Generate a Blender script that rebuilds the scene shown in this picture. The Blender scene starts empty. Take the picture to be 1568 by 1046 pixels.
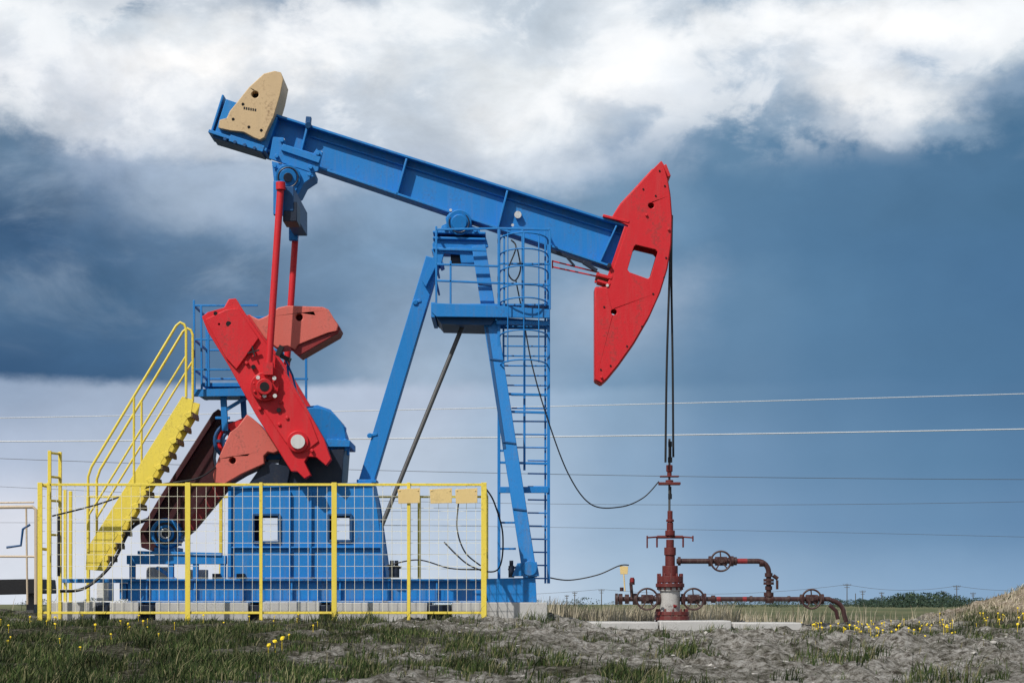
import bpy, bmesh, math, random
import numpy as np
from mathutils import Vector, Matrix, noise
random.seed(7); rng=np.random.default_rng(7)
scene=bpy.context.scene
COL=scene.collection
D=30.0; CAMZ=0.25
def P(px,py,y=0.0):
    s=(D+y)/D
    return Vector(((px-784)/100*s, y, CAMZ+(925-py)/100*s))
# ---------------------------------------------------------------- materials
def srgb(r,g,b):
    f=lambda c:((c/255+0.055)/1.055)**2.4 if c/255>0.04045 else c/255/12.92
    return (f(r),f(g),f(b),1)
def newmat(name):
    m=bpy.data.materials.new(name); m.use_nodes=True
    nt=m.node_tree; return m,nt,nt.nodes,nt.links,nt.nodes['Principled BSDF']
def paint(name,col,rough=0.43,dirt=0.35,dirtcol=(0.06,0.045,0.035,1),metal=0.0,scale=3.0,fade=0.12,spec=0.35,dust=0.0):
    m,nt,N,L,b=newmat(name)
    geo=N.new('ShaderNodeNewGeometry')
    mp=N.new('ShaderNodeMapping'); mp.inputs['Scale'].default_value=(1,1,0.45)
    L.new(geo.outputs['Position'],mp.inputs['Vector'])
    n=N.new('ShaderNodeTexNoise'); n.inputs['Scale'].default_value=scale; n.inputs['Detail'].default_value=8; n.inputs['Roughness'].default_value=0.65
    L.new(mp.outputs[0],n.inputs['Vector'])
    n2=N.new('ShaderNodeTexNoise'); n2.inputs['Scale'].default_value=scale*9; n2.inputs['Detail'].default_value=6; n2.inputs['Roughness'].default_value=0.7
    L.new(geo.outputs['Position'],n2.inputs['Vector'])
    r1=N.new('ShaderNodeMapRange'); r1.inputs[1].default_value=0.3; r1.inputs[2].default_value=0.7
    L.new(n.outputs['Fac'],r1.inputs[0])
    fadec=tuple(min(1,c*(1-fade)+0.5*fade) for c in col[:3])+(1,)
    dark=tuple(c*(1-fade*1.6-0.12) for c in col[:3])+(1,)
    mx=N.new('ShaderNodeMix'); mx.data_type='RGBA'; mx.inputs[6].default_value=dark; mx.inputs[7].default_value=fadec
    L.new(r1.outputs[0],mx.inputs[0])
    mx0=N.new('ShaderNodeMix'); mx0.data_type='RGBA'; mx0.inputs[0].default_value=0.5; mx0.inputs[6].default_value=col
    L.new(mx.outputs[2],mx0.inputs[7])
    ad=N.new('ShaderNodeMath'); ad.operation='MULTIPLY'; L.new(n.outputs['Fac'],ad.inputs[0]); L.new(n2.outputs['Fac'],ad.inputs[1])
    r2=N.new('ShaderNodeMapRange'); r2.inputs[1].default_value=0.28; r2.inputs[2].default_value=0.41; r2.inputs[4].default_value=dirt
    L.new(ad.outputs[0],r2.inputs[0])
    mx2=N.new('ShaderNodeMix'); mx2.data_type='RGBA'; mx2.inputs[7].default_value=dirtcol
    L.new(mx0.outputs[2],mx2.inputs[6]); L.new(r2.outputs[0],mx2.inputs[0])
    outc=mx2.outputs[2]
    if dust:   # dust / rust runs: vertical streaks, stronger near the ground
        ms_=N.new('ShaderNodeMapping'); ms_.inputs['Scale'].default_value=(9,9,0.7); L.new(geo.outputs['Position'],ms_.inputs['Vector'])
        n3=N.new('ShaderNodeTexNoise'); n3.inputs['Scale'].default_value=1.6; n3.inputs['Detail'].default_value=7; n3.inputs['Roughness'].default_value=.7; L.new(ms_.outputs[0],n3.inputs['Vector'])
        sz=N.new('ShaderNodeSeparateXYZ'); L.new(geo.outputs['Position'],sz.inputs[0])
        rz=N.new('ShaderNodeMapRange'); rz.inputs[1].default_value=2.4; rz.inputs[2].default_value=0.2; rz.inputs[3].default_value=dust*.35; rz.inputs[4].default_value=dust; L.new(sz.outputs[2],rz.inputs[0])
        rs=N.new('ShaderNodeMapRange'); rs.inputs[1].default_value=.50; rs.inputs[2].default_value=.72; L.new(n3.outputs['Fac'],rs.inputs[0])
        mu=N.new('ShaderNodeMath'); mu.operation='MULTIPLY'; L.new(rz.outputs[0],mu.inputs[0]); L.new(rs.outputs[0],mu.inputs[1])
        mx3=N.new('ShaderNodeMix'); mx3.data_type='RGBA'; mx3.inputs[7].default_value=(0.20,0.17,0.14,1); L.new(mu.outputs[0],mx3.inputs[0]); L.new(outc,mx3.inputs[6]); outc=mx3.outputs[2]
    L.new(outc,b.inputs['Base Color'])
    rr=N.new('ShaderNodeMapRange'); rr.inputs[3].default_value=rough-0.08; rr.inputs[4].default_value=rough+0.2
    L.new(n2.outputs['Fac'],rr.inputs[0]); L.new(rr.outputs[0],b.inputs['Roughness'])
    b.inputs['Metallic'].default_value=metal; b.inputs['Specular IOR Level'].default_value=spec
    bp=N.new('ShaderNodeBump'); bp.inputs['Strength'].default_value=0.12; bp.inputs['Distance'].default_value=0.02
    L.new(n2.outputs['Fac'],bp.inputs['Height']); L.new(bp.outputs[0],b.inputs['Normal'])
    return m
BLUE=paint('blue_paint',(0.008,0.195,0.54,1),fade=0.03,dirt=0.4,dust=.5)
BLUED=paint('dark_blue_paint_and_shade',(0.006,0.070,0.20,1),fade=0.03,dirt=0.55,dust=.3)  # darker blue paint; on undersides it also carries their shade
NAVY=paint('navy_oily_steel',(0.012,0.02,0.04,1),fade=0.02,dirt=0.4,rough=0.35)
RED=paint('red_paint',(0.60,0.012,0.020,1),fade=0.03,dirt=0.45,dust=.35)
REDD=paint('dark_red_paint_and_shade',(0.24,0.018,0.02,1),fade=0.03,dirt=0.6,dust=.3)  # darker red paint; on the counterweight edges it carries their shade
MAROON=paint('maroon_guard',(0.045,0.008,0.012,1),fade=0.01,dirt=0.5)
SALMON=paint('faded_red_paint',(0.60,0.125,0.095,1),fade=0.06,dirt=0.5,dust=.45)
TAN=paint('tan_paint',(0.60,0.43,0.24,1),fade=0.06,dirt=0.6,dirtcol=(0.12,0.05,0.02,1),dust=.3)
YEL=paint('yellow_paint',(0.84,0.66,0.08,1),fade=0.08,dirt=0.4,dust=.3)
YELD=paint('shaded_yellow_tread',(0.22,0.15,0.04,1),fade=0.04,dirt=0.7)  # yellow darkened so the unlit look of the treads is in the colour
SIGN=paint('sign_tan',(0.76,0.56,0.24,1),fade=0.08,dirt=0.25)
WIRE=paint('wire_galv',(0.84,0.80,0.62,1),fade=0.05,dirt=0.2,rough=0.5)
BLACK=paint('black_rubber',(0.012,0.012,0.014,1),fade=0.01,dirt=0.2,rough=0.5)
STEEL=paint('grey_steel',(0.10,0.10,0.10,1),fade=0.05,dirt=0.5,metal=0.3)
RUST=paint('rusty_pipe',(0.050,0.018,0.017,1),fade=0.02,dirt=0.8,dirtcol=(0.015,0.012,0.012,1),scale=6,dust=.4)
RUSTR=paint('oily_red',(0.13,0.020,0.018,1),fade=0.03,dirt=0.95,dirtcol=(0.018,0.012,0.011,1),scale=8,dust=.3)
WHITE=paint('white_paint',(0.72,0.72,0.70,1),fade=0.05,dirt=0.4,dust=.4)
SPOOL=paint('oily_white_spool',(0.46,0.45,0.43,1),fade=0.05,dirt=0.95,dirtcol=(0.05,0.03,0.025,1),scale=7,dust=.6)
CONC=paint('concrete',(0.52,0.51,0.49,1),rough=0.85,fade=0.2,dirt=0.6,dirtcol=(0.15,0.13,0.11,1),scale=5,spec=0.1)
WOOD=paint('weathered_wood',(0.10,0.085,0.07,1),rough=0.85,fade=0.1,spec=0.1)
RAILM=paint('tan_rail',(0.62,0.5,0.36,1),fade=0.08,dirt=0.3)
WIREL=paint('bright_wire',(0.70,0.70,0.70,1),rough=0.5,dirt=0.05)
# ---------------------------------------------------------------- helpers
def empty(name,loc=(0,0,0)):
    e=bpy.data.objects.new(name,None); e.location=loc; e.empty_display_size=0.3; COL.objects.link(e); return e
class Part:
    def __init__(s,name,parent,mat,bevel=0.006):
        s.name=name; s.parent=parent; s.mat=mat; s.bm=bmesh.new(); s.bevel=bevel
    def _add(s,vs,fs):
        v=[s.bm.verts.new(p) for p in vs]
        for f in fs:
            try: s.bm.faces.new([v[i] for i in f])
            except ValueError: pass
    def box(s,p0,p1):
        x0,x1=sorted((p0[0],p1[0])); y0,y1=sorted((p0[1],p1[1])); z0,z1=sorted((p0[2],p1[2]))
        s._add([(x0,y0,z0),(x1,y0,z0),(x1,y1,z0),(x0,y1,z0),(x0,y0,z1),(x1,y0,z1),(x1,y1,z1),(x0,y1,z1)],
               [(0,3,2,1),(4,5,6,7),(0,1,5,4),(1,2,6,5),(2,3,7,6),(3,0,4,7)])
    def pbox(s,px0,py0,px1,py1,y0,y1):
        s.box(P(px0,py0,y0),Vector((P(px1,py1,y0).x,y1,P(px1,py1,y0).z)))
    def bar(s,a,b,w,h,up=None):
        a=Vector(a); b=Vector(b); d=(b-a).normalized()
        ref=Vector((0,1,0)) if abs(d.y)<0.9 else Vector((1,0,0))
        n=d.cross(ref).normalized(); t=n.cross(d).normalized()
        vs=[]
        for p in (a,b):
            for sx,sy in ((-1,-1),(1,-1),(1,1),(-1,1)): vs.append(p+t*(w/2*sx)+n*(h/2*sy))
        s._add(vs,[(3,2,1,0),(4,5,6,7),(0,1,5,4),(1,2,6,5),(2,3,7,6),(3,0,4,7)])
    def cyl(s,a,b,r,r2=None,seg=14):
        a=Vector(a); b=Vector(b); r2=r if r2 is None else r2
        d=(b-a).normalized(); ref=Vector((0,0,1)) if abs(d.z)<0.9 else Vector((1,0,0))
        n=d.cross(ref).normalized(); t=d.cross(n)
        vs=[]; 
        for p,rr in ((a,r),(b,r2)):
            for i in range(seg):
                an=2*math.pi*i/seg; vs.append(p+n*(rr*math.cos(an))+t*(rr*math.sin(an)))
        fs=[tuple(range(seg)),tuple(range(2*seg-1,seg-1,-1))]
        for i in range(seg): j=(i+1)%seg; fs.append((i,i+seg,j+seg,j))
        s._add(vs,fs)
    def tube(s,pts,r,seg=8,closed=False):
        pts=[Vector(p) for p in pts]; n=len(pts); rings=[]; prev=None
        for i,p in enumerate(pts):
            if closed: d=(pts[(i+1)%n]-pts[i-1])
            else: d=pts[min(i+1,n-1)]-pts[max(i-1,0)]
            d.normalize()
            if prev is None:
                ref=Vector((0,0,1)) if abs(d.z)<0.9 else Vector((0,1,0)); u=d.cross(ref).normalized()
            else: u=(prev-d*prev.dot(d)).normalized()
            prev=u; w=d.cross(u)
            rings.append([s.bm.verts.new(p+u*(r*math.cos(2*math.pi*k/seg))+w*(r*math.sin(2*math.pi*k/seg))) for k in range(seg)])
        m=n if closed else n-1
        for i in range(m):
            A=rings[i]; B=rings[(i+1)%n]
            for k in range(seg): s.bm.faces.new((A[k],A[(k+1)%seg],B[(k+1)%seg],B[k]))
        if not closed:
            s.bm.faces.new(rings[0][::-1]); s.bm.faces.new(rings[-1])
    def ring(s,c,R,r,axis='y',seg=28,seg2=8):
        c=Vector(c); pts=[]
        for i in range(seg):
            a=2*math.pi*i/seg; u,v=R*math.cos(a),R*math.sin(a)
            pts.append(c+(Vector((u,0,v)) if axis=='y' else Vector((u,v,0)) if axis=='z' else Vector((0,u,v))))
        s.tube(pts,r,seg2,True)
    def prism(s,pts,y0,y1,holes=(),bev=0.0):
        cu=bpy.data.curves.new('tmp','CURVE'); cu.dimensions='2D'; cu.fill_mode='BOTH'
        cu.extrude=abs(y1-y0)/2; yc=(y0+y1)/2
        for poly in [pts]+list(holes):
            sp=cu.splines.new('POLY'); sp.points.add(len(poly)-1); sp.use_cyclic_u=True
            for i,q in enumerate(poly):
                w=P(q[0],q[1],y0); sp.points[i].co=(w.x,w.z,0,1)
        ob=bpy.data.objects.new('tmp',cu); COL.objects.link(ob)
        dg=bpy.context.evaluated_depsgraph_get()
        me=bpy.data.meshes.new_from_object(ob.evaluated_get(dg))
        me.transform(Matrix(((1,0,0,0),(0,0,-1,yc),(0,1,0,0),(0,0,0,1))))
        t=bmesh.new(); t.from_mesh(me)
        bmesh.ops.remove_doubles(t,verts=t.verts,dist=1e-5)
        bmesh.ops.recalc_face_normals(t,faces=t.faces)
        m2=bpy.data.meshes.new('t'); t.to_mesh(m2); t.free()
        s.bm.from_mesh(m2)
        bpy.data.objects.remove(ob); bpy.data.curves.remove(cu); bpy.data.meshes.remove(me); bpy.data.meshes.remove(m2)
    def bolt(s,px,py,y,r=0.035,l=0.05):
        p=P(px,py,y); s.cyl(p+Vector((0,0.01,0)),p-Vector((0,l,0)),r,seg=6)
    def done(s):
        me=bpy.data.meshes.new(s.name)
        bmesh.ops.recalc_face_normals(s.bm,faces=s.bm.faces)
        s.bm.to_mesh(me); s.bm.free()
        me.materials.append(s.mat)
        me.polygons.foreach_set('use_smooth',[True]*len(me.polygons)); me.set_sharp_from_angle(angle=math.radians(35))
        ob=bpy.data.objects.new(s.name,me); COL.objects.link(ob)
        if s.parent: ob.parent=s.parent
        if s.bevel:
            bv=ob.modifiers.new('bevel','BEVEL'); bv.width=s.bevel; bv.segments=2; bv.limit_method='ANGLE'; bv.angle_limit=math.radians(50)
            bv.harden_normals=False
        return ob
def circ(cx,cy,r,n=20): return [(cx+r*math.cos(2*math.pi*i/n),cy+r*math.sin(2*math.pi*i/n)) for i in range(n)]
def curve3(pts,n=24):
    P4=[pts[0]]+list(pts)+[pts[-1]]; out=[]
    for i in range(1,len(P4)-2):
        a,b,c,d=[Vector(q) for q in P4[i-1:i+3]]
        for k in range(n):
            t=k/n; out.append(0.5*((2*b)+(c-a)*t+(2*a-5*b+4*c-d)*t*t+(3*b-a-3*c+d)*t**3))
    out.append(Vector(pts[-1])); return out
def back(poly,ya,yb):
    out=[]
    for q in poly:
        w=P(q[0],q[1],ya); s=(D+yb)/D; out.append((w.x/s*100+784,925-(w.z-CAMZ)/s*100))
    return out

# ================================================================ PUMP JACK
J=empty('pump_jack')
p=Part('walking_beam',J,BLUE)
top=lambda x:178+(x-420)*0.316
bot=lambda x:262+(x-490)*0.3375
p.prism([(412,176),(958,348),(934,413),(490,262),(404,234)],-0.03,0.03)
def fl(x0,x1,f,off,w,t,yc=0.0):
    p.bar(P(x0,f(x0)+off,yc),P(x1,f(x1)+off,yc),w,t)
fl(408,962,top,2,0.40,0.035)
fl(404,940,bot,-1,0.40,0.035)
p.bar(P(962,349),P(935,416),0.42,0.03)
p.bar(P(476,top(476)+14,-0.05),P(950,top(950)+13,-0.05),0.05,0.02)
for x,dx in ((622,14),(776,14),(470,12)):
    for yy in (-0.115,0.115):
        p.bar(P(x+1,top(x)+3,yy),P(x-dx,bot(x-dx)-2,yy),0.17,0.03)
p.bar(P(944,top(944)+3,-0.11),P(918,bot(918)-3,-0.11),0.16,0.025)
p.prism([(346,152),(425,180),(408,232),(328,206)],-0.24,0.24)
p.bar(P(324,208),P(412,237),0.62,0.05)
p.bar(P(345,152),P(327,210),0.5,0.03)
p.bar(P(352,212,-0.3),P(404,229,-0.3),0.05,0.1)
p.prism([(418,210),(434,211),(438,222),(480,235),(484,229),(494,233),(487,262),(478,265),(412,243)],-0.27,-0.21)
p.bar(P(432,226,-0.29),P(490,246,-0.29),0.06,0.10)
for q in ((432,216),(487,236),(424,240),(476,257)): p.bolt(q[0],q[1],-0.28)
p.done()
p=Part('beam_underside_shade_and_bolts',J,BLUED)
p.bar(P(330,214,0),P(405,237,0),0.5,0.06)  # shaded underside of the tail plate, painted as a darker blue bar
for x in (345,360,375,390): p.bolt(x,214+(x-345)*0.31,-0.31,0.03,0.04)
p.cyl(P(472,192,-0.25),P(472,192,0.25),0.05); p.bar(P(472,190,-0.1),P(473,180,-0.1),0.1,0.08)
p.done()
p=Part('beam_bolts',J,WHITE,0.0)
p.cyl(P(793,329,-0.03),P(793,329,-0.12),0.055); 
for q in ((785,345),(492,234),(434,214),(690,322),(930,437)): p.cyl(P(q[0],q[1],-0.2),P(q[0],q[1],-0.26),0.022)
p.done()
p=Part('beam_counterweight',J,TAN,0.012)
p.prism([(334,196),(336,184),(347,181),(352,170),(362,158),(381,134),(404,113),(420,109),(430,111),(434,121),(429,146),(419,180),(411,196),(405,211),(398,215),(386,210),(371,202),(352,200)],-0.36,0.30,holes=[circ(390.5,145,5.5)])
p.done()
p=Part('counterweight_marks',J,BLACK,0)
p.cyl(P(390.5,145,-0.2),P(390.5,145,-0.1),0.054)
for i in range(6): p.box(P(373+i*3.4,164+i*0.6,-0.364),P(375.3+i*3.4,168+i*0.6,-0.355))
for q in ((357,183),(372,160),(400,200),(381,195)): p.cyl(P(q[0],q[1],-0.368),P(q[0],q[1],-0.35),0.022)
p.done()
p=Part('equalizer_bearing',J,BLUE)
p.prism([(416,247),(482,263),(481,270),(466,280),(458,296),(448,303),(430,300),(420,284)],-0.26,0.26)
p.cyl(P(441,272,-0.34),P(441,272,0.3),0.19,seg=24)
p.cyl(P(441,272,-0.37),P(441,272,-0.33),0.13,seg=24)
for q in ((421,255),(474,268),(452,290)): p.bolt(q[0],q[1],-0.3)
p.done()
p=Part('bearing_cap',J,NAVY,0.004)
p.cyl(P(441,272,-0.4),P(441,272,-0.36),0.07,seg=16); p.ring(P(441,272,-0.37),0.15,0.012)
p.done()
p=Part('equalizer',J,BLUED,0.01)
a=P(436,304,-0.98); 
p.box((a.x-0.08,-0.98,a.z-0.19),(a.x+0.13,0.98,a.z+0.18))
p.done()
p=Part('equalizer_brackets',J,BLUE,0.01)
for yy in (-1.02,1.0):
    b=Vector((a.x,yy,a.z)); p.box((b.x-0.16,yy-0.05,b.z-0.26),(b.x-0.02,yy+0.05,b.z+0.24))
p.done()
p=Part('equalizer_underside_shade',J,NAVY,0.01)
p.box((a.x-0.03,-0.97,a.z-0.34),(a.x+0.18,-0.5,a.z-0.05))  # added dark box, paints in the shade under the equalizer
p.done()
p=Part('pitman_rods',J,RED,0)
T=P(430,283,-1.08); B=P(411,568,-1.08)
for yy in (-1.08,1.08):
    p.cyl((T.x,yy,T.z),(B.x,yy,B.z),0.052,seg=16)
p.cyl(T+Vector((0,-.02,.03)),T+Vector((0,-.02,-0.08)),0.07)
p.box(B+Vector((-.07,-.05,-.06)),B+Vector((.07,.06,.12)))
p.done()
crank=[(309,485),(318,478),(343,471),(350,458),(361,457),(370,472),(395,508),(430,558),(462,612),(496,672),(507,703),(499,713),(484,700),(471,699),(466,707),(476,727),(466,733),(455,722),(446,722),(420,680),(392,636),(350,560),(318,508)]
p=Part('crank_arm',J,RED,0.01)
p.prism(crank,-0.92,-0.72)
p.prism([(314,489),(346,474),(364,472),(396,518),(362,566),(345,547)],-0.97,-0.924)
p.prism([(412,560),(428,566),(474,640),(488,676),(470,690),(452,694),(436,676),(400,622)],-0.945,-0.923)
p.cyl(P(405,592,-0.9),P(405,592,-1.06),0.21,seg=24); p.cyl(P(405,592,-1.05),P(405,592,-1.15),0.12,seg=20)
for k in range(8):
    an=k*math.pi/4+0.3; p.bolt(405+16.5*math.cos(an),592+16.5*math.sin(an),-1.05,0.022,0.04)
p.cyl(P(456,676,-0.9),P(456,676,-1.0),0.16,seg=24)
far=back(crank,-0.92,0.72)
p.prism(far,0.72,0.92)
for q in ((336,497),(378,556),(430,616),(398,626),(440,640),(478,690),(428,650)): p.bolt(q[0],q[1],-0.93,0.03,0.04)
p.done()
p=Part('crank_details',J,WHITE,0)
p.cyl(P(456,676,-1.0),P(456,676,-1.03),0.105,seg=20)
for q in ((395,578),(420,579),(405,606),(421,606)): p.cyl(P(q[0],q[1],-1.06),P(q[0],q[1],-1.10),0.03)
p.done()
p=Part('crank_holes',J,BLACK,0)
for q,r in (((350,496),.04),((388,562),.035),((330,480),.03),((427,628),.035)):
    p.cyl(P(q[0],q[1],-0.975),P(q[0],q[1],-0.9),r)
p.cyl(P(405,592,-1.155),P(405,592,-1.1),0.07)
p.bar(P(379,541,-0.98),P(397,536,-0.98),0.03,0.02); p.bar(P(386,530,-0.985),P(390,546,-0.985),0.03,0.02)
p.bar(P(430,545,-0.8),P(445,552,-0.8),0.1,0.06); p.bar(P(432,530,-0.75),P(425,545,-0.75),0.1,0.07)
p.done()
p=Part('crank_counterweights',J,SALMON,0.015)
p.prism([(381,482),(396,489),(408,484),(426,471),(440,468),(494,470),(503,474),(510,486),(518,497),(517,506),(504,509),(456,528),(452,536),(440,530),(424,533),(405,518)],-0.7,-0.15,holes=[circ(458,486,5.5)])
p.prism([(378,634),(395,648),(414,668),(428,690),(418,694),(410,692),(404,698),(405,710),(372,725),(345,741),(328,739),(326,727),(334,702),(344,680),(352,662),(364,653)],-0.7,-0.15,holes=[circ(356,705,5)])
p.done()
p=Part('counterweight_edge_shade',J,REDD,0.01)
p.prism([(444,533),(456,528),(518,504),(519,499),(521,503),(517,511),(458,545)],-0.66,-0.1)  # dark red strip paints in the shade on the weight's underside
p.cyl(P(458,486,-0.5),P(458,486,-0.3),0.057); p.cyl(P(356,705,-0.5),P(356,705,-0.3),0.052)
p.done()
p=Part('gearbox',J,BLUE,0.01)
p.prism([(400,700),(404,650),(440,632),(466,623),(486,620),(506,627),(520,643),(527,664),(527,700),(400,704)],-0.42,0.42)
p.cyl(P(482,672,-0.5),P(482,672,0.5),0.47,seg=40)
p.prism([(500,672),(536,674),(536,684),(500,684)],-0.55,0.5)
p.prism([(506,640),(516,648),(528,652),(528,658),(506,660)],-0.2,0.1)
for x in (508,518,529): p.cyl(P(x,672,-0.45),P(x,690,-0.45),0.03)
p.bar(P(533,684,-0.3),P(533,697,-0.3),0.1,0.04)
p.done()
p=Part('gearbox_lower_housing',J,NAVY,0.01)
p.prism([(430,700),(527,686),(523,741),(415,741)],-0.52,0.52)
p.prism([(405,706),(445,715),(440,742),(380,742)],-0.6,-0.3)
p.done()
p=Part('belt_pulley',J,BLUED,0)
p.ring(P(356,675,-0.05),0.27,0.03); p.ring(P(356,675,-0.05),0.15,0.03)
for k in range(6):
    an=k*math.pi/3; c=P(356,675,-0.05); p.bar(c,c+Vector((.27*math.cos(an),0,.27*math.sin(an))),0.04,0.04)
p.done()
p=Part('pulley_red_rim',J,RED,0)
p.ring(P(356,675,-0.02),0.215,0.035)
p.cyl(P(356,675,-0.12),P(356,675,0.1),0.07)
p.prism([(348,650),(372,640),(376,652),(354,662)],-0.1,0.1)
p.done()
p=Part('belt_guard',J,MAROON,0.012)
p.prism([(326,632),(334,626),(342,632),(338,650),(330,672),(326,700),(330,725),(344,745),(300,800),(240,846),(216,838),(214,812),(240,768),(268,728)],0.1,0.42)
p.prism([(214,812),(240,768),(326,632),(330,640),(250,766),(222,816)],-0.02,0.12)
p.done()
p=Part('belt_guard_red_edge',J,REDD,0.008)
p.prism([(330,735),(352,742),(346,752),(296,812),(284,822),(280,810),(322,752)],-0.12,0.10)
p.done()
p=Part('electric_motor',J,BLUE,0.006)
c=P(254,817,-0.3)
p.cyl(c,c+Vector((0,0.55,0)),0.20,seg=28)
p.ring(c,0.20,0.035)
p.ring(c+Vector((0,-0.03,0)),0.11,0.022)
for k in range(16):
    an=k*math.pi/8; q=c+Vector((.215*math.cos(an),0.0,.215*math.sin(an))); p.bar(q+Vector((0,.05,0)),q+Vector((0,.5,0)),0.012,0.04)
p.pbox(236,838,272,850,-0.3,0.2)
p.done()
p=Part('motor_fan',J,NAVY,0)
p.cyl(c+Vector((0,-0.02,0)),c+Vector((0,0.01,0)),0.17,seg=24); p.done()
p=Part('motor_hub',J,WHITE,0); p.ring(c+Vector((0,-0.045,0)),0.07,0.014); p.done()
p=Part('gearbox_pedestal',J,BLUE,0.008)
ped=[(350,748),(569,741),(576,770),(592,886),(348,886)]
win=[[(388,788),(428,788),(428,830),(388,830)],[(503,788),(538,788),(538,828),(503,828)]]
p.prism(ped,-0.56,-0.52,holes=win)
p.prism(back(ped,-.56,.52),0.52,0.56,holes=[back(w,-.56,.52) for w in win])
p.bar(P(350,748,-.5),P(569,741,-.5),0.16,0.05)
b0=P(350,748,-.56);b1=P(569,741,-.56)
p.bar((b0.x,0,b0.z+.01),(b1.x,0,b1.z+.01),1.2,0.035)
for x,t in ((352,.05),(444,.03),(476,.03),(583,0.03)):
    q0=P(x,752 if x<580 else 800,-0.59); q1=P(x+(3 if x>580 else 0),884,-0.59); p.bar(q0,q1,0.06,t)
p.bar(P(349,838,-.585),P(585,838,-.585),0.05,0.025)
e0=P(571,742,-.5);e1=P(592,884,-.5)
p.bar((e0.x-.02,0,e0.z),(e1.x-.02,0,e1.z),1.0,0.03); w0=P(350,748,-.5); w1=P(349,884,-.5); p.bar((w0.x+.02,0,w0.z),(w1.x+.02,0,w1.z),1.0,0.03)
p.done()
p=Part('pedestal_hatch_frames',J,BLUED,0.004)
for w in win:
    x0,y0=w[0];x1,y1=w[2]
    for a_,b_ in (((x0,y0),(x1,y0)),((x0,y1),(x1,y1)),((x0,y0),(x0,y1)),((x1,y0),(x1,y1))):
        p.bar(P(a_[0],a_[1],-.57),P(b_[0],b_[1],-.57),0.05,0.035)
    p.pbox(x1-3,y0+3,x1+2,y1-3,-0.5,-0.1)
p.done()
p=Part('skid_base',J,BLUE,0.006)
for yy in (-0.62,0.62):
    p.bar(P(196,905,yy),P(820,905,yy),0.03,0.30)
    for py in (888,921): p.bar(P(196,py,yy),P(820,py,yy),0.22,0.03)
    for x in range(225,830,74): p.bar(P(x,890,yy-.05),P(x,919,yy-.05),0.07,0.025)
for x in (200,290,345,470,592,700,815):
    q=P(x,905,0); p.box((q.x-.05,-.6,q.z-.12),(q.x+.05,.6,q.z+.12))
for yy in (-0.55,0.45):
    p.bar(P(195,857,yy),P(347,857,yy),0.12,0.13)
    p.bar(P(212,846,yy),P(340,849,yy),0.16,0.05)
    for x in (203,262,300,342): p.bar(P(x,860,yy),P(x,888,yy),0.1,0.08)
    p.bar(P(240,868,yy),P(270,888,yy),0.06,0.05)
p.pbox(95,886,196,892,-0.7,-0.5)
p.prism([(740,886),(820,884),(822,922),(748,922)],-0.82,-0.76)
p.prism([(784,882),(792,862),(822,860),(826,882)],-0.86,-0.78)
p.cyl(P(811,870,-.9),P(811,870,-.7),0.11,seg=20)
p.done()
p=Part('hydraulic_jacks',J,NAVY,0)
for x in (607,783,600): 
    p.cyl(P(x,884,-0.75),P(x,866,-0.75),0.045); p.cyl(P(x,868,-0.75),P(x,858,-0.75),0.03); p.bar(P(x-5,872,-0.75),P(x+8,868,-0.75),0.04,0.03)
for x in (325,362): p.pbox(x,878,x+12,888,-0.66,-0.55)
p.done()
p=Part('samson_post_legs',J,BLUE,0.008)
def leg(a,b,w,h): p.bar(a,b,w,h)
for yy,sg in ((-1,-1),(1,1)):
    leg(P(733,378,0.22*sg),P(812,884,0.80*sg),0.16,0.21)
leg(P(664,398,0.0),P(561,741,0.0),0.34,0.23)
p.bar(P(548,738,0),P(578,738,0),0.5,0.05)
for t in (0.28,0.5,0.72,0.9):
    A=P(733,378,-.22).lerp(P(812,884,-.8),t); B=P(733,378,.22).lerp(P(812,884,.8),t); p.bar(A,B,0.08,0.08)
hf=[(668,362),(745,366),(748,378),(734,384),(728,404),(706,404),(704,390),(680,388),(676,404),(668,408),(652,440),(646,430),(664,392),(662,374)]
p.prism(hf,-0.26,-0.20)
p.prism(hf,0.20,0.26)
for py in (361,370,386): p.bar(P(664,py,0),P(744,py+2,0),0.62,0.035)
p.bar(P(664,385,0),P(678,410,0),0.5,0.06)
p.cyl(P(636,463,-.2),P(636,463,.2),0.04); p.cyl(P(566,667,-.2),P(566,667,.2),0.04)
p.bar(P(636,463,-.17),P(645,460,-.17),0.03,0.05); p.bar(P(566,667,-.17),P(578,664,-.17),0.03,0.05)
p.done()
p=Part('samson_post_stiffeners',J,BLUED,0.006)
for t in (0.12,0.35,0.6,0.8):
    A=P(733,378,-.22).lerp(P(812,884,-.8),t); p.bar(A+Vector((-.1,-.085,0.02)),A+Vector((.1,-.085,-0.01)),0.02,0.03)
A=P(733,378,-.22); Bq=P(812,884,-.8)
p.bar(A.lerp(Bq,.25)+Vector((-.07,-.0,0)),A.lerp(Bq,.62)+Vector((-.085,0,0)),0.165,0.05)
p.done()
p=Part('centre_bearing',J,BLUE,0.01)
p.prism([(674,356),(676,346),(684,342),(682,334),(688,326),(716,328),(722,336),(722,346),(734,350),(736,358)],-0.28,0.28)
p.cyl(P(703,341,-.36),P(703,341,.36),0.19,seg=26); p.cyl(P(703,341,-.40),P(703,341,-.35),0.12,seg=20)
for q in ((682,350),(728,354),(690,330),(716,332)): p.bolt(q[0],q[1],-0.3)
p.done()
p=Part('post_cross_beam',J,NAVY,0.01)
p.pbox(684,372,742,384,-0.18,0.18); p.pbox(690,390,716,402,-0.15,0.15)
p.ring(P(703,341,-.37),0.15,0.01)
p.done()
p=Part('post_brace_rod',J,STEEL,0)
p.cyl(P(712,490,-0.15),P(584,806,-0.45),0.034,seg=12)
p.cyl(P(713,486,-0.15),P(709,500,-0.15),0.06); p.done()
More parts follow.
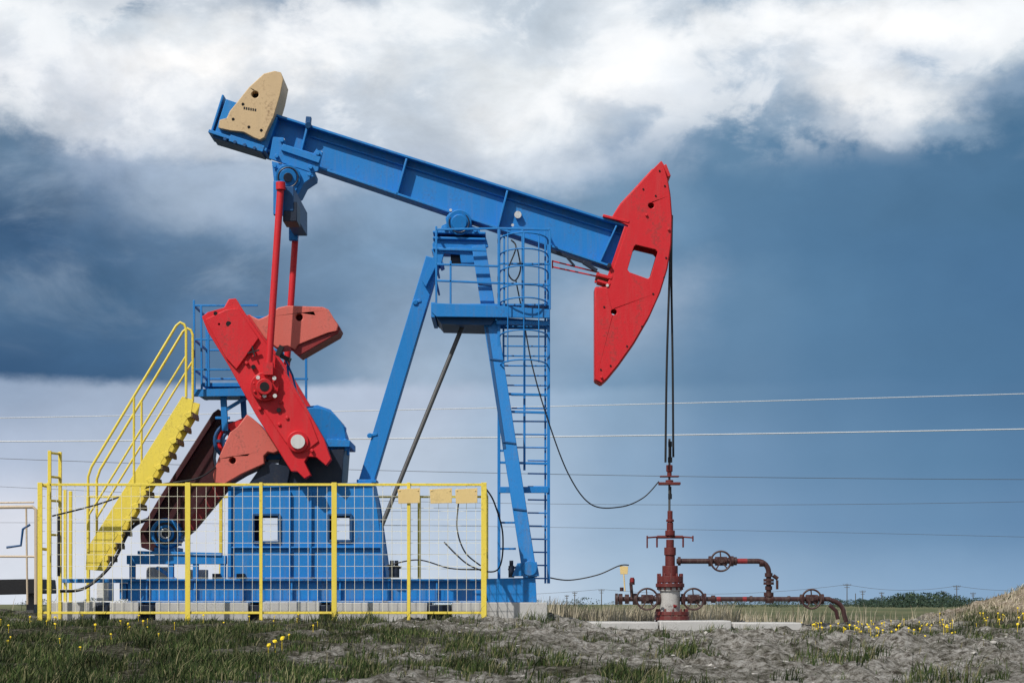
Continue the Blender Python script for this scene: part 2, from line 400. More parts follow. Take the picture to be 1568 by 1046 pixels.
p=Part('service_platform',J,BLUE,0.005)
p.prism([(661,464),(762,468),(842,474),(842,487),(762,486),(668,485),(661,478)],-0.62,-0.57)
p.prism(back([(661,464),(762,468),(842,474),(842,487),(668,485),(661,478)],-.62,.57),0.57,0.62)
q0=P(664,474,0); p.box((q0.x,-.57,q0.z-.03),(P(840,0,0).x,.57,q0.z+0.0))
p.bar(P(760,494,-.5),P(842,496,-.5),0.1,0.06)
p.pbox(660,463,666,486,-0.6,0.6)
for (x0,y0,x1,y1) in ((668,352,764,350),(668,405,764,408),(668,430,764,434),(764,350,842,352),(764,404,842,405),(764,434,842,437),(672,382,745,384)):
    for yy in (-0.6,0.6):
        p.bar(P(x0,y0,yy),P(x1,y1,yy),0.035,0.03)
for (x,y0,y1) in ((668,347,466),(690,400,466),(764,350,470),(842,350,474),(800,352,474),(772,360,470)):
    for yy in (-0.6,0.6): p.bar(P(x,y0,yy),P(x,y1,yy),0.035,0.03)
for y0 in (352,405,432):
    for x in (668,842): 
        q=P(x,y0,-.6); p.bar(q,(q.x,.6,q.z),0.03,0.03)
p.done()
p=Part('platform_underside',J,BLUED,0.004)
p.prism([(668,486),(758,488),(752,498),(676,496)],-0.5,0.5); p.done()  # deck underside shade painted with the darker blue
p=Part('ladder',J,BLUE,0.003)
for x,y0 in ((764,350),(840,350)):
    p.bar(P(x,y0,-.45),P(x,893 if x>800 else 886,-.45),0.06,0.045)
p.bar(P(771,488,-.35),P(771,620,-.35),0.03,0.03); p.bar(P(803,488,-.35),P(803,720,-.35),0.05,0.035); p.bar(P(835,350,-.3),P(835,893,-.3),0.04,0.03)
y=500
while y<890:
    x0=771 if y<600 else (783 if y<700 else 808)
    p.cyl(P(x0,y,-.36),P(838,y+0.5,-.36),0.013,seg=6); y+=15 if y<600 else 20
for y0 in (603,630,708): p.bar(P(764,y0,-.45),P(840,y0+2,-.45),0.05,0.035)
p.bar(P(764,750,-.45),P(840,750,-.45),0.1,0.09)
for y0 in (690,800,840): p.bar(P(764,y0,-.45),P(790,y0,-.45),0.04,0.03)
for y0 in (368,392,418,446,466,515,560):
    c=P(802,y0,-.45); pts=[c+Vector((0.36*math.cos(t),-0.34*math.sin(t),0.05*math.sin(t))) for t in np.linspace(0,math.pi,14)]
    p.tube(pts,0.012,6)
for t in (0.9,1.57,2.3):
    o=Vector((0.36*math.cos(t),-0.34*math.sin(t),0.04)); p.tube([P(802,366,-.45)+o,P(802,562,-.45)+o],0.010,6)
p.done()
p=Part('electric_cables',J,BLACK,0)
def cable(pts,r=0.012): p.tube(curve3(pts,10),r,6)
cable([P(783,368,-.6),P(790,380,-.7),P(778,415,-.7),P(788,430,-.7),P(797,412,-.7),P(792,380,-.6)])
cable([P(790,430,-.6),P(800,480,-.5),P(815,560,-.5),P(838,640,-.5),P(870,725,-.3),P(905,772,-.2),P(950,776,-.1),P(985,762,0),P(1009,737,0)],0.010)
cable([P(840,884,-.4),P(872,888,-.3),P(915,880,-.3),P(948,866,-.3),P(963,865,-.3)],0.011)
cable([P(744,748,-1.4),P(757,770,-1.3),P(770,820,-1.2),P(762,872,-.9),P(720,866,-.9),P(680,830,-.8)],0.012)
cable([P(702,770,-.9),P(700,810,-.9),P(712,845,-.9),P(736,866,-.9)],0.011)
cable([P(592,866,-.8),P(640,857,-.9),P(690,870,-.9),P(740,872,-.9)],0.011)
cable([P(92,905,-1.3),P(130,900,-1.2),P(170,865,-1.1),P(200,810,-1.0),P(226,795,-.4)],0.026)
cable([P(80,790,-1.5),P(150,772,-1.2),P(230,745,-1.0),P(300,733,-.9),P(330,715,-.7)],0.014)
p.done()
p=Part('brake_linkage',J,RED,0.003)
for dy in (0,9): p.bar(P(846,400+dy,-.15),P(918,418+dy*.7,-.15),0.03,0.02)
p.bar(P(846,399,-.15),P(846,411,-.15),0.03,0.02); p.done()
p=Part('beam_clamps',J,NAVY,0.004)
p.bar(P(842,384,-.2),P(905,405,-.2),0.06,0.05); p.bar(P(868,394,-.22),P(880,408,-.22),0.05,0.03); p.bar(P(893,402,-.22),P(914,415,-.22),0.08,0.05)
p.bolt(933,407,-.25); p.done()
p=Part('horsehead',J,RED,0.008)
head=[(1012,247),(1016,253),(1021,270),(1026,300),(1028.5,335),(1027,375),(1021,412),(1010,448),(994,484),(972,522),(948,556),(930,578),(921,586),(912,581),(912,440),(928,440),(936,420),(962,346),(938,333),(950,313),(978,283),(1000,259)]
hw=[(974,375),(1003,382),(1007,386),(996,423),(992,427),(964,417),(961,413),(971,378)]
p.prism(head,-0.24,-0.20,holes=[hw,circ(997,315,4.5),circ(940,478,4.5)])
bh=back(head,-.24,.20); bw=back(hw,-.24,.20)
p.prism(bh,0.20,0.24,holes=[bw,back(circ(997,315,4.5),-.24,.2),back(circ(940,478,4.5),-.24,.2)])
for i in range(len(head)-1):
    if i==16: continue
    a0=P(*head[i],-.22); b0=P(*head[i+1],-.22)
    if (b0-a0).length<0.02: continue
    p.bar((a0.x-.0,0,a0.z),(b0.x,0,b0.z),0.41,0.025)
p.bar(P(922,335,0),P(962,345,0),0.5,0.04); p.bar(P(960,348,-.2),P(934,424,-.2),0.05,0.08)
p.bar(P(912,424,0),P(936,430,0),0.5,0.05); p.bar(P(914,432,-.1),P(934,438,-.1),0.3,0.04)
p.bar(P(1016,258,0),P(1023,276,0),0.5,0.05)
for q in ((1024,352),(912,432),(921,578),(990,330)): p.bolt(q[0],q[1],-.24,0.022,0.03)
p.done()
p=Part('horsehead_bolts',J,BLACK,0)
for q in ((1010,262),(1018,285),(985,290),(1020,395),(1000,450),(920,566),(935,560),(1004,300),(925,470),(930,437),(1017,425),(983,500),(960,530)): p.cyl(P(q[0],q[1],-.238),P(q[0],q[1],-.252),0.014)
p.done()
p=Part('wireline_bridle',J,BLACK,0)
p.tube(curve3([P(1028,340,-.1),P(1026,400,-.12),P(1021,560,-.12),P(1019,708,-.12)],8),0.017,8)
p.tube(curve3([P(1029,330,.1),P(1028,420,.12),P(1030,560,.12),P(1031,700,.12)],8),0.017,8)
p.done()
p=Part('gearbox_platform',J,BLUE,0.004)
p.prism([(294,596),(376,594),(376,606),(296,607)],-0.35,-0.30); q=P(294,598,-.3); p.box((q.x,-.3,q.z-.02),(P(400,598,0).x,.9,q.z+.01))
p.pbox(310,586,378,592,-0.3,0.3)
p.bar(P(342,606,-.2),P(345,660,-.2),0.08,0.09); p.bar(P(330,640,-.2),P(352,640,-.2),0.06,0.04); p.bar(P(372,606,0.1),P(374,640,0.1),0.08,0.08)
p.bar(P(345,628,-.2),P(375,610,-.2),0.05,0.05)
for x,y0,y1 in ((297,460,600),(308,468,600),(319,500,592)): p.bar(P(x,y0,-.33),P(x+1,y1,-.33),0.035,0.03)
for py in (468,520,566): p.bar(P(297,py,-.33),P(395,py,-.33),0.03,0.028)
for py in (468,520,566):
    a_=P(297,py,-.33); p.bar(a_,(a_.x,.9,a_.z),0.03,0.03)
a_=P(297,460,-.33); b_=P(297,600,-.33)
p.bar((a_.x,.9,a_.z),(b_.x,.9,b_.z),0.035,0.035)
a_=P(395,466,-.33); b_=P(395,600,-.33); 
p.bar((a_.x+.6,.9,a_.z),(b_.x+.6,.9,b_.z),0.035,0.035); 
for py in (468,520,566):
    c0=P(297,py,-.33); p.bar((c0.x,.9,c0.z),(c0.x+1.6,.9,c0.z),0.03,0.03)
for (x0,y0,x1,y1) in ((432,540,448,575),(448,575,454,600),(440,560,446,620)): p.bar(P(x0,y0,.1),P(x1,y1,.1),0.03,0.03)
p.done()

# ================================================================ STAIRCASE
S=empty('yellow_staircase',(-5.5,-0.8,0))
def par(ob,pa):
    ob.parent=pa; ob.matrix_parent_inverse=Matrix.Translation(-Vector(pa.location))
p=Part('stringers',None,YEL,0.005)
SY=-1.15; SW=0.6
strg=[(133,840),(131,872),(148,873),(156,858),(293,630),(296,612),(279,607)]
p.prism(strg,SY,SY+0.03)
p.prism(back(strg,SY,SY+SW),SY+SW,SY+SW+0.03)
nst=12
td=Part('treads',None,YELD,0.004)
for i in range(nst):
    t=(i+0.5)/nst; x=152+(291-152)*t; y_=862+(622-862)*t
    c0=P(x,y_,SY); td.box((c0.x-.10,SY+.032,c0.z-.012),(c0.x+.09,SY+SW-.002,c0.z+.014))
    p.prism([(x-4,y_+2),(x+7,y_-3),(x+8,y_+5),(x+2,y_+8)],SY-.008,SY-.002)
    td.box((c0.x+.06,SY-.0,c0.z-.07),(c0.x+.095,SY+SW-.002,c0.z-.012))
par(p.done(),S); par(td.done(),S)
p=Part('handrails',None,YEL,0)
for yy,o in ((SY,0),(SY+SW,1)):
    def Q(x,y): w=P(x,y,SY); return Vector((w.x,yy,w.z))
    p.tube([Q(135,845),Q(135,730),Q(140,715),Q(270,499),Q(276,494),Q(282,497),Q(285,504),Q(285,608)],0.020,8)
    p.tube([Q(135,790),Q(285,545)],0.016,8)
    p.tube([Q(205,606),Q(205,740)],0.018,8)
par(p.done(),S)

# ================================================================ SAFETY FENCE
F=empty('safety_fence',(-3.8,-1.5,0))
FY=-1.6; FB=1.6
p=Part('fence_frame',None,YEL,0.004)
x0=P(62,0,FY).x; x1=P(741,0,FY).x; zt=P(0,742,FY).z; zb=P(0,938,FY).z
for yy in (FY,FB):
    p.box((x0,yy-.018,zt-.018),(x1,yy+.018,zt+.018)); p.box((x0,yy-.018,zb-.018),(x1,yy+.018,zb+.018))
for xx in (x1,):
    for z in (zt,zb,(zt+zb)/2): p.box((xx-.02,FY+.02,z-.02),(xx+.02,FB-.02,z+.02))
for z in (zt,(zt+zb)/2): p.box((x0-.02,FY+.02,z-.02),(x0+.02,-1.0,z+.02)); 
for px,w in ((62,.035),(75,.022),(288,.038),(400,.024),(512,.038),(626,.024),(741,.04)):
    X=P(px,0,FY).x
    p.box((X-w,FY-.04,zb-.12),(X+w,FY-.021,zt+.03)); 
    if px not in(75,): p.box((X-.025,FB-.03,zb-.1),(X+.025,FB+.03,zt+.02))
for yy in (-0.6,0.4): p.box((x1-.025,yy-.03,zb-.1),(x1+.025,yy+.03,zt))
for px,yy,pt in ((76,-1.3,690),(92,-1.0,692),(100,-.6,750),(108,-.2,752)):
    q=P(px,pt,yy); p.box((q.x-.024,yy-.02,zb-.1),(q.x+.024,yy+.02,q.z))
a_=P(76,690,-1.3); b_=P(92,692,-1.0)
for dz in (0,-.35,-.7,-1.2): p.tube([a_+Vector((0,0,dz-.03)),b_+Vector((0,0,dz-.03))],0.02,6)
par(p.done(),F)
p=Part('wire_mesh',None,WIRE,0)
def wire(a,b,r=0.0026): p.bar(a,b,2*r,2*r)
X=x0+.1
while X<x1-.04: wire((X,FY,zb),(X+random.uniform(-.006,.006),FY,zt)); X+=0.135
n=11
for i in range(1,n): z=zb+(zt-zb)*i/n; wire((x0,FY+.008,z),(x1,FY+.008,z))
X=x0+2.2
while X<x1-.04: wire((X,FB,zb),(X,FB,zt),.003); X+=0.3
for i in range(1,8): z=zb+(zt-zb)*i/8; wire((x0+2.0,FB+.008,z),(x1,FB+.008,z),.003); wire((x1+.008,FY,z),(x1+.008,FB,z))
yv=FY+.15
while yv<FB: wire((x1,yv,zb),(x1,yv,zt)); yv+=0.2
par(p.done(),F)
for i,(a_,b_) in enumerate(((609,643),(658,692),(697,731))):
    p=Part('warning_plate_%d'%(i+1),None,SIGN,0.003)
    p.prism([(a_,749),(b_,747),(b_,770),(a_+1,771)],FY-.062,FY-.05); 
    for xx in (a_+3,b_-3): p.cyl(P(xx,751,FY-.07),P(xx,751,FY-.04),0.01)
    par(p.done(),F)
p=Part('gate_closer',None,BLACK,0.003); p.bar(P(90,790,-1.2),P(90,882,-1.2),0.05,0.035); par(p.done(),F)

# ================================================================ FOUNDATION
G=empty('concrete_foundation',(-3,0,0))
p=Part('foundation_blocks',None,CONC,0.012)
gaps=[(78,146),(168,212),(238,380),(402,489),(508,654),(692,838)]
for i,(a_,b_) in enumerate(gaps):
    q0=P(a_,922,-1.0); q1=P(b_,947,-1.0); p.box((q0.x,-1.0,-.25),(q1.x,1.0,q0.z+random.uniform(-.004,.004)))
par(p.done(),G)
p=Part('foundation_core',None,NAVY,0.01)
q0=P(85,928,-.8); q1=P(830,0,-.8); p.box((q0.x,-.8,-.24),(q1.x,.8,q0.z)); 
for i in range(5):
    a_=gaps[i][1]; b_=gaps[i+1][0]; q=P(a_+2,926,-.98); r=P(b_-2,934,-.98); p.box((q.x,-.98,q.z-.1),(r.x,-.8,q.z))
par(p.done(),G)
p=Part('control_cabinet',J,WHITE,0.006)
p.pbox(148,892,166,920,-0.3,0.1); p.pbox(224,868,256,886,0.0,0.3); p.pbox(285,872,316,886,.2,.4); p.done()

# ================================================================ WELLHEAD
W=empty('wellhead',(2.4,0,0))
p=Part('valve_body',None,RUSTR,0.006)
def vc(px,pa,pb,r,seg=20): p.cyl(P(px,pa,0),P(px,pb,0),r,seg=seg)
vc(1026,882,892,.20); vc(1026,893,899,.22); vc(1026,866,882,.12); vc(1026,850,866,.075); vc(1026,838,850,.09)
vc(1029,936,942,.26,28); vc(1029,943,949,.27,28); vc(1026,826,838,.06); vc(1026,800,824,.05); vc(1026,812,820,.075); vc(1026,782,800,.04); vc(1026,795,799,.06)
vc(1025,735,742,.06); vc(1025,712,722,.05); vc(1025,722,730,.035)
p.box(P(1009,738,-.08),P(1041,743,.08)); p.box(P(1011,728,-.06),P(1039,731,.06))
for k in range(12):
    an=k*math.pi/6
    for (px,pa,pb,R) in ((1026,878,903,.185),(1029,932,952,.235)):
        o=Vector((R*math.cos(an),R*math.sin(an),0)); p.cyl(P(px,pa,0)+o,P(px,pb,0)+o,.018,seg=6)
for sx in (-1,1):
    p.cyl(P(1026,822,0),P(1026+sx*20,822,0),.024); p.cyl(P(1026+sx*20,822,-.0),P(1026+sx*20,838,0),.014)
    p.cyl(P(1026+sx*20,822,0),P(1026+sx*35,823,-.1),.013); p.cyl(P(1026+sx*35,820,-.1),P(1026+sx*35,839,-.1) if sx<0 else P(1026+sx*35,829,-.1),.012)
par(p.done(),W)
p=Part('casing_spool',None,SPOOL,0.006)
p.cyl(P(1026,902,0),P(1026,937,0),.155,seg=24); p.cyl(P(1026,899,0),P(1026,905,0),.18,seg=24); par(p.done(),W)
p=Part('polished_rod',None,STEEL,0)
p.cyl(P(1025,672,0),P(1025,800,0),.018); par(p.done(),W)
p=Part('rod_clamp',None,BLACK,0.003)
for (a_,b_,r) in ((676,684,.03),(700,708,.035),(684,700,.022),(756,764,.03),(745,757,.022)): p.cyl(P(1026,a_,0),P(1026,b_,0),r)
par(p.done(),W)
p=Part('flow_pipes',None,RUST,0)
p.tube([P(1036,859),P(1160,859)]+[P(1160+17*math.sin(t),876-17*math.cos(t)) for t in np.linspace(0.2,math.pi/2,7)]+[P(1177,912)],.040,12)
p.tube([P(945,917),P(1270,917)]+[P(1270+22*math.sin(t),939-20*math.cos(t)) for t in np.linspace(0.2,math.pi/2,7)]+[P(1296,952)],.036,12)
p.tube([P(1270,926),P(1280,935),P(1283,948)],.03,10)
for (px,py,r,h) in ((1040,859,.068,2),(1088,859,.08,3),(1120,859,.08,3),(1126,859,.065,2),(1166,862,.055,3),(950,917,.085,3),(960,917,.075,3),(972,917,.09,3),(1008,917,.09,3),(1046,917,.085,3),(1078,917,.09,3),(1092,917,.06,3),(1178,917,.065,6),(1228,917,.075,3),(1258,917,.08,3),(1150,917,.05,2),(1208,917,.05,2),(944,917,.09,2)):
    p.cyl(P(px-h,py),P(px+h,py),r)
for (py,r,h) in ((880,.06,3),(888,.08,2),(893,.08,2),(900,.055,3),(910,.075,3)): p.cyl(P(1177,py-h),P(1177,py+h),r)
p.cyl(P(1184,881),P(1191,886),.03); p.cyl(P(1190,888),P(1190,902),.02)
for (px,py) in ((1104,859),(1243,917),(991,917),(1062,917)):
    p.cyl(P(px-9,py),P(px+9,py),.07); p.cyl(P(px,py,0),P(px,py,-.28),.03); p.cyl(P(px,py,-.1),P(px,py,-.14),.07)
p.cyl(P(968,917),P(966,892),.025); p.cyl(P(968,895),P(968,886),.04); p.cyl(P(952,905),P(952,899),.03)
par(p.done(),W)
p=Part('valve_handwheels',None,RUST,0)
for (px,py,R) in ((1104,859,.15),(1243,917,.145),(991,917,.16),(1062,917,.16)):
    c=P(px,py,-.28); p.ring(c,R,.015); p.cyl(c+Vector((0,-.03,0)),c+Vector((0,.03,0)),.03)
    for k in range(5):
        an=k*2*math.pi/5+.4; p.bar(c,c+Vector((R*math.cos(an),0,R*math.sin(an))),.02,.018)
par(p.done(),W)
p=Part('red_valve_caps',None,REDD,0); p.cyl(P(968,891,-.02),P(968,884,-.02),.03); p.cyl(P(1030,932,-.1),P(1034,926,-.14),.03)
for px in (1100,1140): p.cyl(P(px-3,917),P(px+3,917),.038)
p.cyl(P(1128,859),P(1144,859),.042); par(p.done(),W)
p=Part('tag_plate',None,SIGN,0.003); p.prism([(949,866),(962,867),(961,879),(950,879)],-.3,-.28); p.cyl(P(955,878,-.29),P(957,905,-.29),.01); par(p.done(),W)
p=Part('well_pad_slab',None,CONC,0.02)
p.box((P(898,0,-.6).x,-.6,-.45),(P(1008,0,-.6).x,.7,P(0,952,-.6).z)); p.box((P(1010,0,-.6).x,-.62,-.45),(P(1120,0,-.6).x,.6,P(0,950,-.6).z)); p.box((P(1123,0,-.5).x,-.5,-.45),(P(1228,0,-.5).x,.6,P(0,953,-.5).z))
par(p.done(),W)

# ================================================================ side railing left
R_=empty('pipe_railing',(-9,2,0))
p=Part('rails',None,RAILM,0)
p.tube([P(-160,778,1.5),P(50,776,1.5),P(55,780,1.5),P(55,925,1.5)],.028,8); p.tube([P(-160,851,1.5),P(55,852,1.5)],.018,8); p.tube([P(-160,771,1.5),P(52,769,1.5)],.014,8)
p.tube([P(-60,778,1.5),P(-60,925,1.5)],.03,8)
p.tube([P(40,776,1.5),P(42,925,1.5)],.016,8)
par(p.done(),R_)
p=Part('valve_lever',None,BLUED,0); p.tube([P(10,838,1.5),P(32,835,1.5),P(35,810,1.5),P(46,803,1.5)],.02,8); par(p.done(),R_)
V=empty('equipment_cover',(-8,4,0))
p=Part('cover_body',None,BLACK,.02); p.prism([(-120,889),(60,886),(62,908),(-120,912)],3,4.2); par(p.done(),V)
p=Part('cover_supports',None,STEEL,.01); p.pbox(-100,905,-85,940,3.2,3.6); p.pbox(40,905,52,940,3.2,3.6); par(p.done(),V)

# ================================================================ GROUND
def ss(a,b,x):
    t=np.clip((x-a)/(b-a),0,1); return t*t*(3-2*t)
def base_h(x,y):
    z=-0.42+0.42*ss(-15,-1.5,y)
    z=z-0.15*ss(0.6,1.6,x)*ss(-9,-3,y)*(1-ss(6.0,7.0,x)*.5)
    z=z+0.95*np.exp(-((x-9.6)/1.75)**2-((y-2.0)/2.6)**2)
    z=z+0.10*(1-ss(-8.5,-6.5,x))*ss(-8,-1,y)
    z=z-0.32*ss(5,18,y)
    return z
def clay_mask(x,y):
    n=noise.fractal(Vector((x*0.45,y*0.30,3.3)),1.0,2.0,4)
    n2=noise.fractal(Vector((x*2.2,y*1.6,8.3)),1.0,2.0,4)
    c=1/(1+math.exp(-((x+1.3+0.12*(y+6))*1.4+n*4.0+n2*3.4)))
    if y>-4: c=max(c,min(.6,(y+4)*.3)*(0.5+n+n2))
    g=1/(1+math.exp(-((x-4.9)*1.6+n*3.0+n2*3.5-abs(y+1.2)*0.95)))
    return min(1,max(0,c*(1-g)))
def nz(x,y):
    v=Vector((x,y,0))
    a=noise.fractal(v*0.55,1.0,2.0,3)*0.055
    clay=clay_mask(x,y)
    b=noise.fractal(v*2.4+Vector((9,4,0)),0.7,2.1,6)*(0.028+0.07*clay)
    r=noise.ridged_multi_fractal(Vector((x*2.4,y*3.4,0)),0.85,2.1,5,1.0,2.0)*0.036*clay
    return a+b-r+0.03*clay
def graded(lo,hi,step,far,grow=1.18):
    c=list(np.arange(lo,hi+1e-6,step)); s=step
    while c[-1]<far: s*=grow; c.append(c[-1]+s)
    s=step; b=[]; v=lo
    while v>-far: s*=grow; v-=s; b.append(v)
    return np.array(b[::-1]+c)
xs=graded(-10.5,11.0,0.045,5000); ys=graded(-16.5,4,0.05,6000)
nx,ny=len(xs),len(ys)
XX,YY=np.meshgrid(xs,ys)
ZZ=base_h(XX,YY)
cm=np.zeros_like(XX)
for j in range(ny):
    for i in range(nx):
        x,y=XX[j,i],YY[j,i]
        if -14<x<14 and -20<y<12:
            cm[j,i]=clay_mask(x,y); ZZ[j,i]+=nz(x,y)
        elif abs(x)<80 and abs(y)<80: ZZ[j,i]+=noise.noise(Vector((x*.2,y*.2,0)))*.06
co=np.stack([XX,YY,ZZ],-1).reshape(-1,3)
idx=np.arange(nx*ny).reshape(ny,nx)
f=np.stack([idx[:-1,:-1],idx[:-1,1:],idx[1:,1:],idx[1:,:-1]],-1).reshape(-1,4)
def mesh_np(name,co,f,mat,smooth=True):
    me=bpy.data.meshes.new(name); me.vertices.add(len(co)); me.vertices.foreach_set('co',co.astype(np.float32).ravel())
    k=f.shape[1]; me.loops.add(f.size); me.loops.foreach_set('vertex_index',f.astype(np.int32).ravel())
    me.polygons.add(len(f)); me.polygons.foreach_set('loop_start',np.arange(0,f.size,k,dtype=np.int32)); me.polygons.foreach_set('loop_total',np.full(len(f),k,dtype=np.int32))
    me.polygons.foreach_set('use_smooth',np.full(len(f),smooth)); me.update(calc_edges=True); me.validate()
    me.materials.append(mat); ob=bpy.data.objects.new(name,me); COL.objects.link(ob); return ob
m,nt,N,L,b=newmat('soil_and_clay')
at=N.new('ShaderNodeAttribute'); at.attribute_name='clay'
geo=N.new('ShaderNodeNewGeometry')
def nn(scale,det=8,ro=.6):
    n=N.new('ShaderNodeTexNoise'); n.inputs['Scale'].default_value=scale; n.inputs['Detail'].default_value=det; n.inputs['Roughness'].default_value=ro; L.new(geo.outputs['Position'],n.inputs['Vector']); return n
def ramp(fac,stops):
    r=N.new('ShaderNodeValToRGB'); e=r.color_ramp.elements
    e[0].position=stops[0][0]; e[0].color=stops[0][1]; e[1].position=stops[-1][0]; e[1].color=stops[-1][1]
    for p_,c_ in stops[1:-1]: q=e.new(p_); q.color=c_
    L.new(fac,r.inputs[0]); return r
def mixc(f_,a_,b_):
    x=N.new('ShaderNodeMix'); x.data_type='RGBA'; L.new(f_,x.inputs[0]); L.new(a_,x.inputs[6]); L.new(b_,x.inputs[7]); return x
n1=nn(2.2,9,.65); n2=nn(12,9,.76); n3=nn(0.25)
clay=ramp(n2.outputs['Fac'],[(0.38,(0.075,0.065,0.052,1)),(0.46,(0.25,0.23,0.20,1)),(0.53,(0.42,0.40,0.365,1)),(0.64,(0.58,0.56,0.52,1))])
soil=ramp(n2.outputs['Fac'],[(0.38,(0.022,0.022,0.013,1)),(0.5,(0.065,0.064,0.040,1)),(0.66,(0.22,0.20,0.165,1))])
pat=ramp(n1.outputs['Fac'],[(0.38,(0,0,0,1)),(0.56,(1,1,1,1))])
mm=N.new('ShaderNodeMath'); mm.operation='MULTIPLY'; L.new(at.outputs['Fac'],mm.inputs[0])
pr=N.new('ShaderNodeMapRange'); pr.inputs[3].default_value=0.30; pr.inputs[4].default_value=1; L.new(pat.outputs[0],pr.inputs[0]); L.new(pr.outputs[0],mm.inputs[1])
cs=mixc(mm.outputs[0],soil.outputs[0],clay.outputs[0])
sx_=N.new('ShaderNodeSeparateXYZ'); L.new(geo.outputs['Position'],sx_.inputs[0])
mh=N.new('ShaderNodeMapRange'); mh.inputs[1].default_value=0.0; mh.inputs[2].default_value=0.2; L.new(sx_.outputs[2],mh.inputs[0])
mxr=N.new('ShaderNodeMapRange'); mxr.inputs[1].default_value=5; mxr.inputs[2].default_value=6; L.new(sx_.outputs[0],mxr.inputs[0])
mk=N.new('ShaderNodeMath'); mk.operation='MULTIPLY'; L.new(mh.outputs[0],mk.inputs[0]); L.new(mxr.outputs[0],mk.inputs[1])
sand=ramp(n2.outputs['Fac'],[(0.36,(0.16,0.12,0.08,1)),(0.5,(0.38,0.31,0.23,1)),(0.62,(0.54,0.47,0.38,1))])
cs=mixc(mk.outputs[0],cs.outputs[2],sand.outputs[0])
ln=N.new('ShaderNodeVectorMath'); ln.operation='LENGTH'; L.new(geo.outputs['Position'],ln.inputs[0])
mr=N.new('ShaderNodeMapRange'); mr.inputs[1].default_value=14; mr.inputs[2].default_value=40; L.new(ln.outputs['Value'],mr.inputs[0])
n4=nn(0.035,5,.6)
field=ramp(n3.outputs['Fac'],[(0.35,(0.05,0.07,0.035,1)),(0.5,(0.11,0.12,0.06,1)),(0.65,(0.26,0.23,0.14,1))])
field2=ramp(n4.outputs['Fac'],[(0.42,(0.06,0.09,0.045,1)),(0.58,(0.20,0.19,0.11,1))])
hf_=N.new('ShaderNodeMix'); hf_.data_type='RGBA'; hf_.inputs[0].default_value=.5; L.new(field.outputs[0],hf_.inputs[6]); L.new(field2.outputs[0],hf_.inputs[7])
fin=mixc(mr.outputs[0],cs.outputs[2],hf_.outputs[2])
L.new(fin.outputs[2],b.inputs['Base Color']); b.inputs['Roughness'].default_value=0.95; b.inputs['Specular IOR Level'].default_value=0.05
bp=N.new('ShaderNodeBump'); bp.inputs['Strength'].default_value=1.0; bp.inputs['Distance'].default_value=0.09
nb=nn(20,10,.74); L.new(nb.outputs['Fac'],bp.inputs['Height']); L.new(bp.outputs[0],b.inputs['Normal'])
ground=mesh_np('ground',co,f,m)
at_=ground.data.attributes.new('clay','FLOAT','POINT'); at_.data.foreach_set('value',cm.astype(np.float32).ravel())
def base_h_s(x,y): return base_h(np.array([x]),np.array([y]))[0]
def gz(x,y): return float(base_h_s(x,y))+nz(x,y)
bmc=bmesh.new()
for k in range(1900):
    x=random.uniform(-5,8.5); y=random.uniform(-14.5,-0.8)
    if clay_mask(x,y)<0.35: continue
    r=random.uniform(.006,.022)*(1 if random.random()<.93 else 1.9)
    res=bmesh.ops.create_icosphere(bmc,subdivisions=1,radius=r)
    o=Vector((x,y,gz(x,y)+r*.0)); s_=Vector((random.uniform(.7,1.8),random.uniform(.7,1.4),random.uniform(.35,.7)))
    for v in res['verts']:
        v.co=Vector((v.co.x*s_.x,v.co.y*s_.y,v.co.z*s_.z))*random.uniform(.7,1.25)+o
me=bpy.data.meshes.new('clay_clods'); bmc.to_mesh(me); bmc.free()
cmat=paint('clod_clay',(0.44,0.42,0.385,1),rough=.95,fade=.2,dirt=.6,spec=.05); me.materials.append(cmat)
COL.objects.link(bpy.data.objects.new('clay_clods',me))
# ---------------------------------------------------------------- blades
def bladesmat(name,cols):
    m,nt,N,L,b=newmat(name)
    g=N.new('ShaderNodeNewGeometry'); r=N.new('ShaderNodeValToRGB'); e=r.color_ramp.elements
    e[0].color=cols[0]; e[1].color=cols[-1]
    for i,c in enumerate(cols[1:-1]): q=e.new((i+1)/(len(cols)-1)); q.color=c
    L.new(g.outputs['Random Per Island'],r.inputs[0])
    n=N.new('ShaderNodeTexNoise'); n.inputs['Scale'].default_value=1.3; n.inputs['Detail'].default_value=4; L.new(g.outputs['Position'],n.inputs['Vector'])
    mr_=N.new('ShaderNodeMapRange'); mr_.inputs[1].default_value=.35; mr_.inputs[2].default_value=.65; mr_.inputs[3].default_value=.45; mr_.inputs[4].default_value=1.25; L.new(n.outputs['Fac'],mr_.inputs[0])
    vm_=N.new('ShaderNodeVectorMath'); vm_.operation='SCALE'; L.new(r.outputs[0],vm_.inputs[0]); L.new(mr_.outputs[0],vm_.inputs['Scale'])
    L.new(vm_.outputs[0],b.inputs['Base Color'])
    b.inputs['Roughness'].default_value=.7; b.inputs['Specular IOR Level'].default_value=.15
    return m
